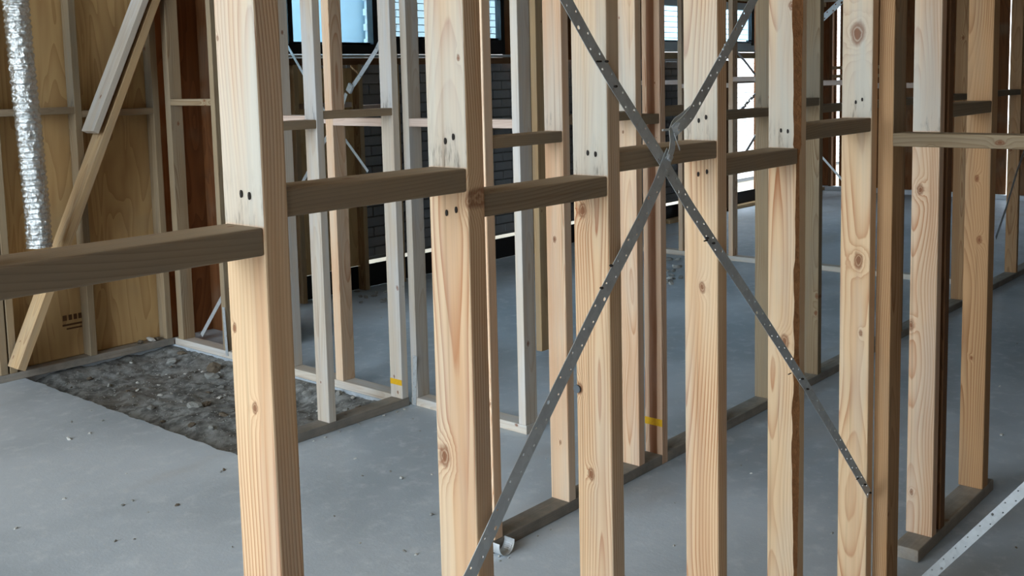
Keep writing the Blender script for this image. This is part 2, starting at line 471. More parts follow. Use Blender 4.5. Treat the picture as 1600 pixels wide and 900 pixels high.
quad([(PIT[1], rag[0][1], 0), (PIT[1], PIT[3]+0.04, 0), (PIT[1], PIT[3]+0.04, -0.16), (PIT[1], rag[0][1], -0.16)])
bmesh.ops.remove_doubles(bm, verts=bm.verts, dist=1e-5)
bmesh.ops.triangulate(bm, faces=[f for f in bm.faces if len(f.verts) > 4])
floor = struct(mesh_obj('floor', bm, M['concrete'])); floor['label'] = 'dusty grey concrete floor slab'
# --- dirt in the pit: an uneven surface
bm = bmesh.new(); nx, ny = 70, 140
gv = []
def dirt_z(x, y):
    e = min(x-PIT[0], PIT[1]-x)
    z = -0.055 + 0.030*noise.noise(Vector((x*3.1, y*3.1, 2))) + 0.016*noise.noise(Vector((x*11, y*11, 5))) + 0.008*noise.noise(Vector((x*37, y*37, 9)))
    z += 0.035*max(0, 1-(PIT[1]-x)/0.16) + 0.03*max(0, 1-(PIT[3]-y)/0.2)
    return z - 0.035*max(0, 1-(x-PIT[0])/0.18)
for i in range(nx+1):
    row = []
    for j in range(ny+1):
        x = PIT[0]-0.05+(PIT[1]-PIT[0]+0.06)*i/nx; y = PIT[2]-0.04+(PIT[3]-PIT[2]+0.09)*j/ny
        row.append(bm.verts.new((x, y, min(-0.012, dirt_z(x, y)))))
    gv.append(row)
for i in range(nx):
    for j in range(ny): bm.faces.new((gv[i][j], gv[i+1][j], gv[i+1][j+1], gv[i][j+1]))
dirt = mesh_obj('dirt_fill', bm, M['dirt'], smooth=True)
tag(dirt, 'rough damp dirt filling the sunken wet area beside the slab', 'dirt'); dirt['kind'] = 'stuff'
# --- ceiling, closing walls; out of view and shaped to steer the daylight
struct(mesh_obj('ceiling', box_bm(XE-3.1, 9.5, 0.06), M['ceil'], None, ((XE+3.5)/2, 2.05, 2.70)))
struct(mesh_obj('unseen_roof', box_bm(9.9, 9.5, 0.06), M['ceil'], None, (-1.4, 2.05, ROOF+0.03)))  # unseen cover, raised so more daylight reaches the floor
struct(mesh_obj('unseen_bulkhead', box_bm(0.06, 9.4, ROOF-2.66), M['bounce_brown'], None, (3.50, 2.05, (ROOF+2.67)/2)))  # unseen bulkhead added to keep the far rooms darker
struct(mesh_obj('wall_right', box_bm(XE+6.6, 0.09, ROOF+0.4), M['bounce_brown'], None, ((XE-6.2)/2, -2.65, ROOF/2-0.1)))
struct(mesh_obj('light_blocking_wall', box_bm(0.09, OPEN_Y0+2.65, ROOF+0.3), M['bounce_brown'], None, (OPEN_X-0.1, (OPEN_Y0-2.65)/2, ROOF/2-0.1)))  # added out of view to block daylight from the stud fronts
# --- left wall: plywood sheets fixed behind the studs
wl = struct(mesh_obj('wall_left', box_bm(9.76, 0.02, ROOF), M['ply'], None, (-1.08, G-0.265, ROOF/2)))
xs = [-5.9, -4.7, -3.4, -2.2, -1.0, 0.2, 1.4, 2.6, 3.20, 3.75]
for a, b in zip(xs[:-1], xs[1:]):
    o = mesh_obj('plywood_sheet', box_bm(b-a-0.004, 0.014, 2.55, 0.001, 1), M['ply'], wl, ((a+b)/2, G-0.285, 1.32))
# brown print on one sheet
pm = onY(113, 500, G-0.292)
prn = []
for k, (dx, dz, w_, h_) in enumerate([(-0.048, 0.02, 0.026, 0.034), (-0.012, 0.02, 0.022, 0.034), (0.02, 0.02, 0.022, 0.034), (0.052, 0.02, 0.024, 0.034), (0.0, -0.025, 0.13, 0.012), (0.01, -0.05, 0.1, 0.01)]):
    q = mesh_obj('printed_mark', box_bm(w_, 0.0016, h_), M['mark'], wl, (pm.x+dx, G-0.2925, pm.z+dz))
# --- end wall with open slits between dark sheets
we = struct(mesh_obj('wall_end', box_bm(0.09, 9.3, 0.06), M['white'], None, (XE+0.05, 2.1, 0.03)))
ys = [-2.55, -1.4, -0.2, 1.0, 2.2, 3.2, 4.055]
for a, b in list(zip(ys[:-1], ys[1:])) + [(4.14, 5.2), (5.2, 6.40), (6.445, 6.66)]:
    mesh_obj('plywood_sheet', box_bm(0.014, b-a-0.004, ROOF), M['ply_dark'], we, (XE+0.09, (a+b)/2, ROOF/2+0.03))
for y in (6.50, 5.6, 5.05, 4.3, 3.8, 3.2, 2.6, 2.0):
    timber('stud', (XE, y-0.022, 0.06), (XE+0.08, y+0.022, 2.6), we, M['red'])
for z0 in (1.60, 1.72):
    timber('nogging', (XE-0.002, 5.62, z0), (XE+0.07, 6.48, z0+0.045), we, M['pine_tan'], 'Y')

# --- brick helper
def brick_wall(parent, mat, Y, x0, x1, z0, z1, keep, bw=0.23, bh=0.076, j=0.010, dep=0.05):
    me = bpy.data.meshes.new('brick'); b = box_bm(bw, dep, bh, 0.003, 1); b.to_mesh(me); b.free(); me.materials.append(mat)
    rest = bmesh.new(); cnt = 0
    cells = []
    r = 0; z = z0
    while z + bh <= z1 + 1e-6:
        x = x0 - (0.5*(bw+j) if r % 2 else 0)
        while x < x1:
            cells.append((x+bw/2, z+bh/2)); x += bw+j
        z += bh+j; r += 1
    for cx, cz in cells:
        px, py = project((cx, Y, cz))
        vis = -20 < py < 640 and any(a-14 < px < b_+14 for a, b_ in keep)
        dy = rng.uniform(-0.002, 0.002)
        if vis and cnt < 290:
            o = bpy.data.objects.new('brick', me); link(o, parent, (cx, Y+dep/2+dy, cz)); cnt += 1
        else:
            bb = bmesh.ops.create_cube(rest, size=1.0)
            for v in bb['verts']: v.co = Vector((v.co.x*bw+cx, v.co.y*dep+Y+dep/2+dy, v.co.z*bh+cz))
    if len(rest.verts):
        o = mesh_obj('brickwork', rest, mat, parent, tuple(parent.location)); o['kind'] = 'stuff'
        for v in o.data.vertices: v.co -= parent.location
    return cnt
# --- back wall: grey brick skin outside the window frame, black damp course along its foot
wb = struct(mesh_obj('wall_back', box_bm(7.65, 0.06, 1.70), M['mortar'], None, (8.075, G+0.155, 1.05)))
brick_wall(wb, M['brick_grey'], G+0.10, 4.3, 11.8, 0.23, 1.86, [(578, 604), (640, 668), (768, 800), (1036, 1060)])
struct(mesh_obj('trim_3', box_bm(XE-4.0, 0.008, 0.19, 0), M['black'], None, ((XE+4.0)/2, G+0.006, 0.098)))
# inside face boards beside the window (tan lining boards)
for a, b in ((4.45, 4.86), (4.86, 5.21), (5.21, 5.50), (5.50, 5.74)):
    mesh_obj('lining_board', box_bm(b-a-0.006, 0.012, 1.62, 0.001, 1), M['ply_pale'], wb, ((a+b)/2, G-0.008, 1.01))

# closing the outer wall above the windows and between them
for n_, (x0, x1, z0, z1) in enumerate(((4.25, XE+0.1, 2.58, ROOF), (7.62, 10.2, 1.88, 2.58), (12.55, XE+0.1, 0.0, 2.58))):
    struct(mesh_obj('trim_%d' % (8+n_), box_bm(x1-x0, 0.03, z1-z0), M['ply_dark'], None, ((x0+x1)/2, G+0.035, (z0+z1)/2)))
struct(mesh_obj('trim_7', box_bm(0.03, 1.08, 2.66), M['ply_dark'], None, (4.17, G-0.55, 1.33)))  # added panel, closes a gap where sky light leaked in
struct(mesh_obj('trim_6', box_bm(0.60, 0.03, 2.66), M['ply_dark'], None, (4.03, G-0.20, 1.33)))  # second added panel against the same light leak
# --- windows
def window(n, x0, x1, z0, z1, fr, mat, rails=(), sash=0.0):
    root = struct(thing('window_%d' % n, '', 'window', (x0, G+0.02, z0)))
    del root['category']; del root['label']
    t = 0.05
    mesh_obj('window_frame', box_bm(x1-x0, 0.07, fr), mat, root, ((x0+x1)/2, G+0.05, z0+fr/2))
    mesh_obj('window_frame', box_bm(x1-x0, 0.07, fr), mat, root, ((x0+x1)/2, G+0.05, z1-fr/2))
    for x in (x0+t/2, x1-t/2): mesh_obj('window_frame', box_bm(t, 0.07, z1-z0), mat, root, (x, G+0.052, (z0+z1)/2))
    for x in rails: mesh_obj('mullion', box_bm(0.045, 0.06, z1-z0), mat, root, (x, G+0.05, (z0+z1)/2))
    mesh_obj('glazing_bead', box_bm(x1-x0-2*t, 0.02, 0.022), M['white'], root, ((x0+x1)/2, G+0.075, z0+fr+0.010))
    xs_ = [x0+t] + list(rails) + [x1-t]
    for a, b in zip(xs_[:-1], xs_[1:]):
        mesh_obj('pane', box_bm(b-a, 0.006, z1-z0-2*fr), M['glass'], root, ((a+b)/2, G+0.062, (z0+z1)/2))
    return root
window(1, 4.35, 6.02, 1.935, 2.58, 0.075, M['blackframe'], (5.13,))
window(2, 6.05, 7.62, 1.935, 2.58, 0.13, M['blackframe'])
window(3, 10.2, 11.4, 1.99, 2.58, 0.09, M['white'])
window(4, 11.45, 12.50, 1.99, 2.58, 0.09, M['white'])
mesh_obj('casement_stile', box_bm(0.06, 0.05, 0.5), M['blackframe'], bpy.data.objects['window_4'], (12.44, G+0.03, 2.30))
small_box('latch', (12.36, G+0.01, 2.105), (0.12, 0.04, 0.02), M['blackframe'], bpy.data.objects['window_4'])
for n_, (x0, x1, z) in enumerate(((4.3, 7.66, 1.905), (10.15, 12.55, 1.965))):
    struct(mesh_obj('trim_%d' % (4+n_), box_bm(x1-x0, 0.12, 0.022, 0.002, 1), M['white'], None, ((x0+x1)/2, G+0.03, z+0.012)))

# --- outside: ground and the white brick house next door
og = struct(mesh_obj('ground', box_bm(60, 60, 0.1), M['ground'], None, (8, 8, -0.32)))
nb = thing('neighbour_house', 'white brick house next door seen through the windows', 'house', (12, 9.4, -0.27))
wall_n = mesh_obj('wall', box_bm(18, 0.3, 3.6), M['mortar'], nb, (17.4, 9.40+0.23, 1.5))
keep = [(560, 590), (650, 668), (770, 792), (1036, 1058), (1154, 1182)]
class _P: pass
brick_wall(wall_n, M['brick_white'], 9.40, 8.42, 26.0, -0.2, 3.2, keep)
mesh_obj('cladding', box_bm(7.0, 0.25, 3.6), M['render_blue'], nb, (4.9, 9.62, 1.5))
mesh_obj('corner_board', box_bm(0.09, 0.06, 3.6), M['white'], nb, (8.37, 9.42, 1.5))
mesh_obj('eave', box_bm(22, 0.3, 0.12), M['white'], nb, (14, 9.5, 3.35))

# ================================================================== TIMBER FRAMES
def frame_thing(label, loc):
    return thing('timber_stud_frame', label, 'stud frame', loc)
def stud_x(fr, X, Y0, mat, z0=PT, depth=0.09, stain=None, knots=None, th=TH, z1=ZT, name='stud'):
    """stud of a frame that runs along X: left arris at X, near face at Y0"""
    return timber(name, (X, Y0, z0), (X+th, Y0+depth, z1), fr, mat, 'Z', stain, knots)
def stud_y(fr, X0, Y, mat, z0=PT, depth=0.09, stain=None, th=TH, z1=ZT):
    """stud of a frame that runs along Y: lit narrow face at X0, near side at Y"""
    return timber('stud', (X0, Y, z0), (X0+depth, Y+th, z1), fr, mat, 'Z', stain, None, face='Y')
def wane_stud(fr, X, Y0, mat, depth, stain, knots):
    """stud whose near left arris is waney: the corner is missing in a wandering bark-brown chamfer"""
    z0, z1 = PT, ZT; n = 90
    c = Vector((X+TH/2, Y0+depth/2, (z0+z1)/2)); bm = bmesh.new(); rows = []
    for i in range(n+1):
        z = z0+(z1-z0)*i/n
        w = max(0.003, 0.010 + (0.006 if z > 1.5 else 0.0) + 0.010*noise.noise(Vector((z*2.3, 0.3, 4))) + 0.004*noise.noise(Vector((z*17, 2, 1))))
        if 1.2 < z < 1.5: w *= 0.6
        pr = [(X+w*1.2, Y0), (X+TH, Y0), (X+TH, Y0+depth), (X, Y0+depth), (X, Y0+w)]
        rows.append([bm.verts.new(Vector((x, y, z))-c) for x, y in pr])
    for i in range(n):
        for k in range(5):
            f = bm.faces.new((rows[i][k], rows[i][(k+1) % 5], rows[i+1][(k+1) % 5], rows[i+1][k]))
            if k == 4: f.material_index = 1
    bm.faces.new(rows[0][::-1]); bm.faces.new(rows[-1])
    bmesh.ops.recalc_face_normals(bm, faces=bm.faces)
    o = mesh_obj('stud', bm, [mat, M['bark']], fr, c)
    wood_props(o, z1-z0, stain-c.z, [(k[0]-c.y, k[1]-c.z, k[2]) for k in knots])
    return o
def plates_x(fr, x0, x1, Y0, mat, bottom=True, depth=0.09, z=0.0):
    if bottom: timber('bottom_plate', (x0, Y0, z), (x1, Y0+depth, z+PT), fr, mat, 'X')
    timber('top_plate', (x0, Y0, ZT), (x1, Y0+depth, ZT+0.06), fr, M['pine_tan'], 'X')
def plates_y(fr, X0, y0, y1, mat, bottom=True, depth=0.09, z=0.0):
    if bottom: timber('bottom_plate', (X0, y0, z), (X0+depth, y1, z+PT), fr, mat, 'Y')
    timber('top_plate', (X0, y0, ZT), (X0+depth, y1, ZT+0.06), fr, M['pine_tan'], 'Y')
def nog_x(fr, x0, x1, Y0, zt, mat=None, depth=0.09, t=0.042, tilt=0.0):
    o = timber('nogging', (x0-0.001, Y0+0.002, zt-t), (x1+0.001, Y0+depth, zt), fr, mat or M['nog'], 'X')
    if tilt: o.rotation_euler.y += tilt
    return o
def nog_y(fr, X0, y0, y1, zt, mat=None, depth=0.09, t=0.042):
    return timber('nogging', (X0+0.002, y0-0.001, zt-t), (X0+depth, y1+0.001, zt), fr, mat or M['nog_pale'], 'Y')
def K(px, py, X, s):                       # a knot seen at a pixel of a face at X
    p = onX(px, py, X); return (p.y, p.z, s)

# ---- frame A: the front frame with the strap cross
YA = 1.28
A = frame_thing('pale pine stud frame carrying two crossed dark perforated metal straps', (1.8, YA, 0))
AX = [0.425, 0.919, 1.352, 1.773, 2.216, 2.640, 3.128]
AD = [0.09, 0.099, 0.097, 0.091, 0.093, 0.087, 0.095]
AN = [(1.510, 0), (1.562, 0), (1.512, 0), (1.559, 0), (1.513, 0), (1.573, 0)]   # top of nogging per bay
kn = {1: [K(340, 60, 0.919, 0.004)], 2: [K(694, 712, 1.352, 0.013), K(735, 312, 1.352, 0.012)],
      3: [K(905, 606, 1.773, 0.008), K(910, 330, 1.773, 0.010)], 4: [K(1097, 449, 2.216, 0.0085)],
      5: [K(1225, 535, 2.640, 0.013)], 6: [K(1340, 52, 3.128, 0.021), K(1341, 407, 3.128, 0.014), K(1345, 520, 3.128, 0.006)]}
studs = []
for i, (X, d) in enumerate(zip(AX, AD)):
    st = AN[i-1][0] if i > 0 else None
    if i == 5: o = wane_stud(A, X, YA, M['pine'], d, st, kn[5])
    else: o = stud_x(A, X, YA, M['pine'], depth=d, stain=st, knots=kn.get(i))
    studs.append(o)
plates_x(A, 0.40, 3.172, YA, M['plate'])
for i in range(6):
    nog_x(A, AX[i]+TH, AX[i+1], YA, AN[i][0])
    X = AX[i+1]; z = AN[i][0]
    if i in (0, 1, 2, 3, 4, 5):
        nail_pair(studs[i+1], [(X-0.0005, YA+0.030, z+0.045+0.01*(i % 2)), (X-0.0005, YA+0.050, z+0.047)], (1, 0, 0))
        if i in (1, 3): nail_pair(studs[i+1], [(X-0.0005, YA+0.028, z-0.075), (X-0.0005, YA+0.052, z-0.082)], (1, 0, 0))
# round grey plug on the third stud
pp = onX(903, 607, AX[3])
bm = bmesh.new(); bmesh.ops.create_cone(bm, cap_ends=True, segments=20, radius1=0.009, radius2=0.008, depth=0.006)
for v in bm.verts: v.co = Vector((v.co.z, v.co.y, v.co.x))
mesh_obj('plug', bm, M['putty'], studs[3], (AX[3]-0.002, pp.y, pp.z))
# straps on its near face
SY = YA-0.004
sp1 = [onY(x, y, SY-dy) for x, y, dy in [(862, -40, 0), (885, 0, 0), (925, 73, 0), (960, 132, 0), (1000, 195, 0.001), (1036, 252, 0.003), (1077, 322, 0), (1120, 388, 0), (1166, 457, 0), (1215, 533, 0), (1262, 607, 0), (1310, 688, 0), (1358, 772, 0)]]
s1 = strap('strap_brace', sp1, 0.030, (0, -1, 0), M['galv_dark'], A); s1['label'] = 'dull perforated metal strap running down to the right'
sp2 = [onY(x, y, SY-0.006) for x, y in [(722, 925), (738, 893), (768, 828), (800, 757), (850, 652), (885, 580), (925, 497), (962, 422), (1000, 348), (1028, 287), (1042, 250), (1047, 238)]]
s2 = strap('strap_brace', sp2, 0.034, (0, -1, 0), M['galv_dark'], A); s2['label'] = 'dull perforated metal strap running down to the left'
sp3 = [onY(x, y, SY-d_) for x, y, d_ in [(1052, 206, .012), (1058, 200, .018), (1068, 192, .020), (1080, 178, .018), (1106, 132, .010), (1128, 92, .006), (1148, 56, .005), (1172, 10, .005), (1192, -30, .005)]]
s3 = strap('strap_brace', sp3, 0.030, (0, -1, 0), M['galv_dark'], A); s3['label'] = 'upper length of the left-running strap, folded at its joint'
# folded joint: a bowed tongue of strap that stands off the frame
ctrl = [onY(x, y, SY-d_) for x, y, d_ in [(1044, 250, .008), (1050, 234, .012), (1051, 222, .012), (1049, 210, .010), (1050, 200, .008), (1056, 191, .006), (1066, 184, .006), (1080, 172, .008)]]
tn = strap('tensioner', ctrl, 0.022, (0, -1, 0), M['galv'], s3, holes=False)
tw = [onY(x, y, SY-d_) for x, y, d_ in [(1053, 207, .016), (1057, 220, .018), (1062, 233, .012)]]
strap('tensioner', tw, 0.008, (0.5, -0.8, 0), M['galv'], s3, holes=False)
bb = onY(1046, 246, SY-0.014)
small_box('clip', bb, (0.014, 0.006, 0.014), M['galv'], s2, (0, 0.5, 0))
bm = bmesh.new(); bmesh.ops.create_cone(bm, cap_ends=True, segments=10, radius1=0.0025, radius2=0.0025, depth=0.025)
for v in bm.verts: v.co = Vector((v.co.z, v.co.y, v.co.x))
mesh_obj('bolt', bm, M['galv'], s3, onY(1040, 203, SY-0.012))
for (x, y) in ((1126, 88), (1130, 77), (1133, 70)):
    p = onY(x, y, SY-0.013); small_box('nail', p, (0.006, 0.005, 0.006), M['galv'], s3)
for (x, y) in ((948, 96), (962, 135), (1105, 372), (1115, 380), (1254, 592), (1262, 608), (1352, 757), (1360, 770), (955, 415), (940, 450)):
    p = onY(x, y, SY-0.006); small_box('nail', p, (0.008, 0.008, 0.005), M['nail'], s1)
for (x, y) in ((936, 96), (1103, 376), (1234, 584), (1340, 748)):
    p = onY(x, y, SY-0.002)
    small_box('nail', p, (0.020, 0.004, 0.0035), M['nail'], s1)

# ---- frame R: return at the end of A, turning towards the camera side
R_ = frame_thing('return frame with one pale nogging and a bright strap at the corner post', (3.18, 1.2, 0))
timber('stud', (3.175, 1.232, 0), (3.268, YA-0.0005, ZT), R_, M['pine_brown'], 'Z', 1.505, face='Y')
timber('stud', (3.175, 0.30, 0), (3.265, 0.345, ZT), R_, M['pine_tan'], 'Z', face='Y')
zn = onX(1402, 208, 3.175).z
nog_y(R_, 3.170, 0.345, 1.232, zn, M['pine_dull'], t=0.040)
timber('top_plate', (3.175, 0.30, ZT), (3.265, YA, ZT+0.06), R_, M['pine_tan'], 'Y')
e0, e1 = onX(1428, 922, 3.168), onX(1625, 742, 3.168)
s4 = strap('strap_brace', [e0, e0.lerp(e1, 0.5), e1, e1+(e1-e0)*1.2], 0.030, (-1, 0, 0), M['galv'], R_, hr=0.0022)
s4['label'] = 'bright perforated metal strap'

# ---- frame A2: the frame carrying on past the corner
A2 = frame_thing('short pine frame past the corner post, standing on a visible bottom plate', (3.9, YA, 0))
stud_x(A2, 3.717, YA, M['pine_b'], depth=0.095, stain=1.50, knots=[K(1423, 508, 3.717, 0.011), K(1438, 297, 3.717, 0.012), K(1424, 769, 3.717, 0.007)])
stud_x(A2, 3.80, YA, M['red'])
stud_x(A2, 4.277, YA, M['pine_brown'], depth=0.094, knots=[K(1527, 278, 4.277, 0.008), K(1517, 558, 4.277, 0.005), K(1530, 375, 4.277, 0.010)], th=0.07)
z_ = onY(1543, 158, YA).z
nog_x(A2, 3.845, 4.277, YA, z_, M['nog'], t=0.045)
plates_x(A2, 3.585, 4.42, YA, M['plate'])

# ---- frame B
YB = 2.5
B = frame_thing('long stud frame behind the crossed straps with a yellow crayon mark on one stud', (5, YB, 0))
BX = [2.734, 3.174, 3.664, 3.845]
bs = []
for X, st in zip(BX, (None, 1.511, 1.565, None)):
    lowz = 0.0 if X > 3.75 else PT
    bs.append(stud_x(B, X, YB, M['pine_b'] if X < 3.75 else M['pine_heart'], z0=lowz, stain=st))
ym = onY(1034, 662, YB)
mesh_obj('crayon_mark', box_bm(0.0012, 0.09, 0.032), M['yellow'], bs[3], (3.8443, YB+0.045, ym.z))
for X in (4.36, 4.856, 5.408, 6.0, 6.6, 7.2, 7.8, 8.4, 9.08):
    stud_x(B, X, YB, M['pine_dull'] if X < 6 else M['pine_brown'], stain=(1.54 if X < 6 else None))
nog_x(B, 2.779, 3.174, YB, 1.511); nog_x(B, 3.219, 3.664, YB, 1.568, t=0.036); nog_x(B, 3.709, 3.845, YB, 1.55)
nog_x(B, 3.89, 4.36, YB, 1.577); nog_x(B, 4.405, 4.856, YB, 1.538); nog_x(B, 4.901, 5.408, YB, 1.572)
for a, b in ((5.453, 6.0), (6.045, 6.6), (6.645, 7.2), (7.245, 7.8), (7.845, 8.4), (8.445, 9.08)): nog_x(B, a, b, YB, 1.53)
timber('bottom_plate', (2.72, YB, 0), (3.845, YB+0.09, PT), B, M['plate'], 'X')
timber('bottom_plate', (3.89, YB, 0), (9.9, YB+0.09, PT), B, M['plate'], 'X')
timber('top_plate', (2.72, YB, ZT), (9.9, YB+0.09, ZT+0.06), B, M['pine_tan'], 'X')
# strap loop hooked under the end of the plate
loop = []
c0 = onZ(788, 846, 0.02)
for i in range(17):
    a = math.pi*(0.95+1.05*i/16)
    loop.append(Vector((2.735+0.045*math.cos(a), YB-0.012, 0.035+0.033*math.sin(a))))
lp = strap('strap_loop', loop, 0.03, (0, -1, 0), M['galv_dark'], B, holes=False)
bm = bmesh.new(); N_ = 20
ri = []
for i in range(N_+1):
    a = math.pi*(0.92+1.10*i/N_); ri.append(((2.742+0.040*math.cos(a)), (0.046+0.042*math.sin(a))))
for (xa, za), (xb, zb) in zip(ri[:-1], ri[1:]):
    vs4 = [bm.verts.new(v) for v in ((xa, YB-0.052, za), (xb, YB-0.052, zb), (xb, YB-0.004, zb), (xa, YB-0.004, za))]
    bm.faces.new(vs4)
bmesh.ops.remove_doubles(bm, verts=bm.verts, dist=1e-5)
bpy.data.objects.remove(lp)
lp = mesh_obj('strap_loop', bm, M['galv_dark'], B, (0, 0, 0)); lp.location = -B.location
md = lp.modifiers.new('thickness', 'SOLIDIFY'); md.thickness = 0.002
for i in (14, 15, 16, 17):
    x, z = ri[i]; xb, zb = ri[i+1]
    small_box('slot_edge', ((x+xb)/2-0.002, YB-0.030, (z+zb)/2+0.001), (0.004, 0.030, 0.0035), M['white'], lp, (0, -math.atan2(zb-z, xb-x), 0), 0)

# ---- frame C: short return along the dirt
YC = 4.03
C_ = frame_thing('short frame of weathered grey studs along the near side of the dirt pit', (3.2, YC, 0))
stud_x(C_, 2.765, YC, M['pine_grey'], stain=None)
stud_x(C_, 3.223, YC, M['pine_grey'], stain=1.538)
cs = stud_x(C_, 3.715, YC, M['pine_grey'], stain=1.574)
ym = onX(621, 597, 3.715)
mesh_obj('crayon_mark', box_bm(0.0012, 0.088, 0.030), M['yellow'], cs, (3.7145, YC+0.045, ym.z))
nog_x(C_, 2.81, 3.223, YC, 1.538); nog_x(C_, 3.268, 3.715, YC, 1.576, t=0.038)
plates_x(C_, 2.75, 3.765, YC, M['plate'])
# ---- frame F: back of the wet area
XF = 3.745
Ff = frame_thing('frame at the back of the dirt pit standing on a concrete kerb', (XF, 5.2, 0))
for y, m_, t_ in ((6.160, 'pine_dull', .06), (5.66, 'pine_dull', .045), (5.02, 'pine_grey', .045), (4.545, 'pine_b', .062)):
    stud_y(Ff, XF, y, M[m_], th=t_)
nog_y(Ff, XF, 5.705, 6.160, 1.628, M['pine_dull']); nog_y(Ff, XF, 4.125, 4.545, 1.520); nog_y(Ff, XF, 4.607, 5.02, 1.53)
plates_y(Ff, XF, 4.122, 6.262, M['pine_grey'])
sa, sb = onX(315, 524, XF+0.05), onX(352, 455, XF+0.05)
strap('strap_brace', [sa, sa.lerp(sb, 0.5), sb, sb+(sb-sa)*0.4], 0.028, (-1, 0, 0), M['galv'], Ff, holes=False)
sa, sb = onX(355, 556, XF-0.003), onX(349, 480, XF-0.003)
strap('strap_tie', [sa, sa.lerp(sb, 0.5), sb], 0.028, (-1, 0, 0), M['galv'], Ff)
# ---- frame D: carries on from F to the doorway
XD = 3.78
D = frame_thing('frame beside the doorway with a strap tie wrapped up its corner stud', (XD, 3.6, 0))
stud_y(D, XD, 3.982, M['pine_grey']); stud_y(D, XD, 3.235, M['pine_grey'])
nog_y(D, XD, 3.28, 3.982, 1.52)
plates_y(D, XD, 3.232, 4.03, M['pine_grey'])
sa, sb = onX(647.5, 633, XD-0.003), onX(648.5, 556, XD-0.003)
strap('strap_tie', [sa, sa.lerp(sb, 0.5), sb], 0.028, (-1, 0, 0), M['galv'], D, pitch=0.022)
# slack brace strap with a tensioner, on the back of the D/F line
p_ = [onX(x, y, 4.9) for x, y in ((600, 52), (588, 78), (560, 122), (552, 133))]
Fx = frame_thing('frame in the far room carrying a slack bright strap with a tensioner', (4.9, 5.2, 0))
for y in (5.15, 4.6, 4.05): stud_y(Fx, 4.9, y, M['pine_tan'])
plates_y(Fx, 4.9, 4.0, 5.6, M['pine_tan'], bottom=False)
sx_ = strap('strap_brace', p_, 0.034, (-1, 0, 0), M['galv'], Fx)
strap('strap_brace', [onX(x, y, 4.895) for x, y in ((541, 146), (532, 175), (505, 225), (470, 290))], 0.030, (-1, 0, 0), M['galv'], Fx, holes=False)
tb = onX(547, 138, 4.89); small_box('tensioner', tb, (0.02, 0.05, 0.06), M['galv_dark'], sx_, (0.6, 0, 0))
strap('strap_brace', [onX(x, y, 4.895) for x, y in ((420, 20), (455, 82), (505, 170), (575, 268))], 0.022, (-1, 0, 0), M['galv_dark'], Fx, holes=False)

# ---- frame L: along the plywood wall
YL = 6.27
Lf = frame_thing('frame of dark tan studs standing against the plywood sheets', (2.9, YL, 0))
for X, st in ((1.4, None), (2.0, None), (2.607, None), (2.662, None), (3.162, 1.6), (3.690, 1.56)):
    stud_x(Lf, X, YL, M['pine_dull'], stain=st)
nog_x(Lf, 2.707, 3.162, YL, 1.60); nog_x(Lf, 3.207, 3.69, YL, 1.575); nog_x(Lf, 2.045, 2.607, YL, 1.6)
plates_x(Lf, -3.1, 3.745, YL, M['plate'])
# diagonal prop: two lapped timbers
pr = thing('diagonal_prop', 'two lapped timbers propped diagonally in front of the plywood wall', 'prop', tuple(onY(42, 570, 6.2)))
def prop_piece(c0, c1, Y, w, t, mat):      # pixels follow the near face, at Y
    h = Vector((0, w/2, 0))
    return bar('prop_board', onY(c0[0], c0[1], Y)+h, onY(c1[0], c1[1], Y)+h, w, t, (0, 1, 0), pr, mat)
prop_piece((34, 579), (251, -17), 6.125, 0.135, 0.050, M['pine_tan'])
prop_piece((150, 207), (242, -38), 6.115, 0.145, 0.040, M['pine_grey'])

# ---- frame G: under the windows
Gf = frame_thing('outer frame under the black-framed windows, plain studs to the floor', (7, G-0.09, 0))
YG = G-0.09
for px, py in ((474, 470), (572, 450)):
    X = onY(px, py, YG).x; stud_x(Gf, X, YG, M['pine_tan'], z0=0.0, z1=1.86)
for X in (6.1, 6.55, 7.0, 7.85, 8.3, 8.75, 9.2, 9.65, 10.1, 12.62, 13.2, 13.8):
    stud_x(Gf, X, YG, M['pine_tan'], z0=0.0, z1=1.86 if X < 7.7 or 10.1 < X < 12.6 else ZT)
for X in (10.62, 11.2, 11.60):
    stud_x(Gf, X, YG, M['red'], z0=0.0, z1=1.86)
timber('sill_trimmer', (4.3, YG, 1.845), (7.66, YG+0.09, 1.90), Gf, M['red'], 'X')
timber('sill_trimmer', (10.1, YG, 1.885), (12.62, YG+0.09, 1.955), Gf, M['pine_tan'], 'X')
for a, b, z in ((5.15, 5.62, 1.55), (5.70, 6.1, 1.52), (6.6, 7.0, 1.56), (7.05, 7.85, 1.28), (10.66, 11.2, 1.55), (11.675, 12.62, 1.62)):
    nog_x(Gf, a, b, YG, z, M['nog_pale'] if z > 1.5 else M['nog'])
timber('top_plate', (4.3, YG, ZT), (XE, YG+0.09, ZT+0.06), Gf, M['pine_tan'], 'X')
timber('bottom_plate', (10.3, YG, 0), (XE, YG+0.09, 0.045), Gf, M['pine_tan'], 'X')
strap('strap_brace', [onY(x, y, YG-0.01) for x, y in ((1148, 78), (1165, 97), (1192, 132))], 0.035, (0, -1, 0), M['galv_dark'], Gf, holes=False)
strap('strap_brace', [onY(x, y, YG-0.01) for x, y in ((1150, 262), (1165, 238), (1185, 205))], 0.045, (0, -1, 0), M['galv_dark'], Gf, holes=False)
sw = strap('strap_brace', [onY(x, y, YG-0.02) for x, y in ((1158, 172), (1170, 158), (1190, 138))], 0.045, (0, -1, 0), M['galv'], Gf, pitch=0.06, hr=0.008)

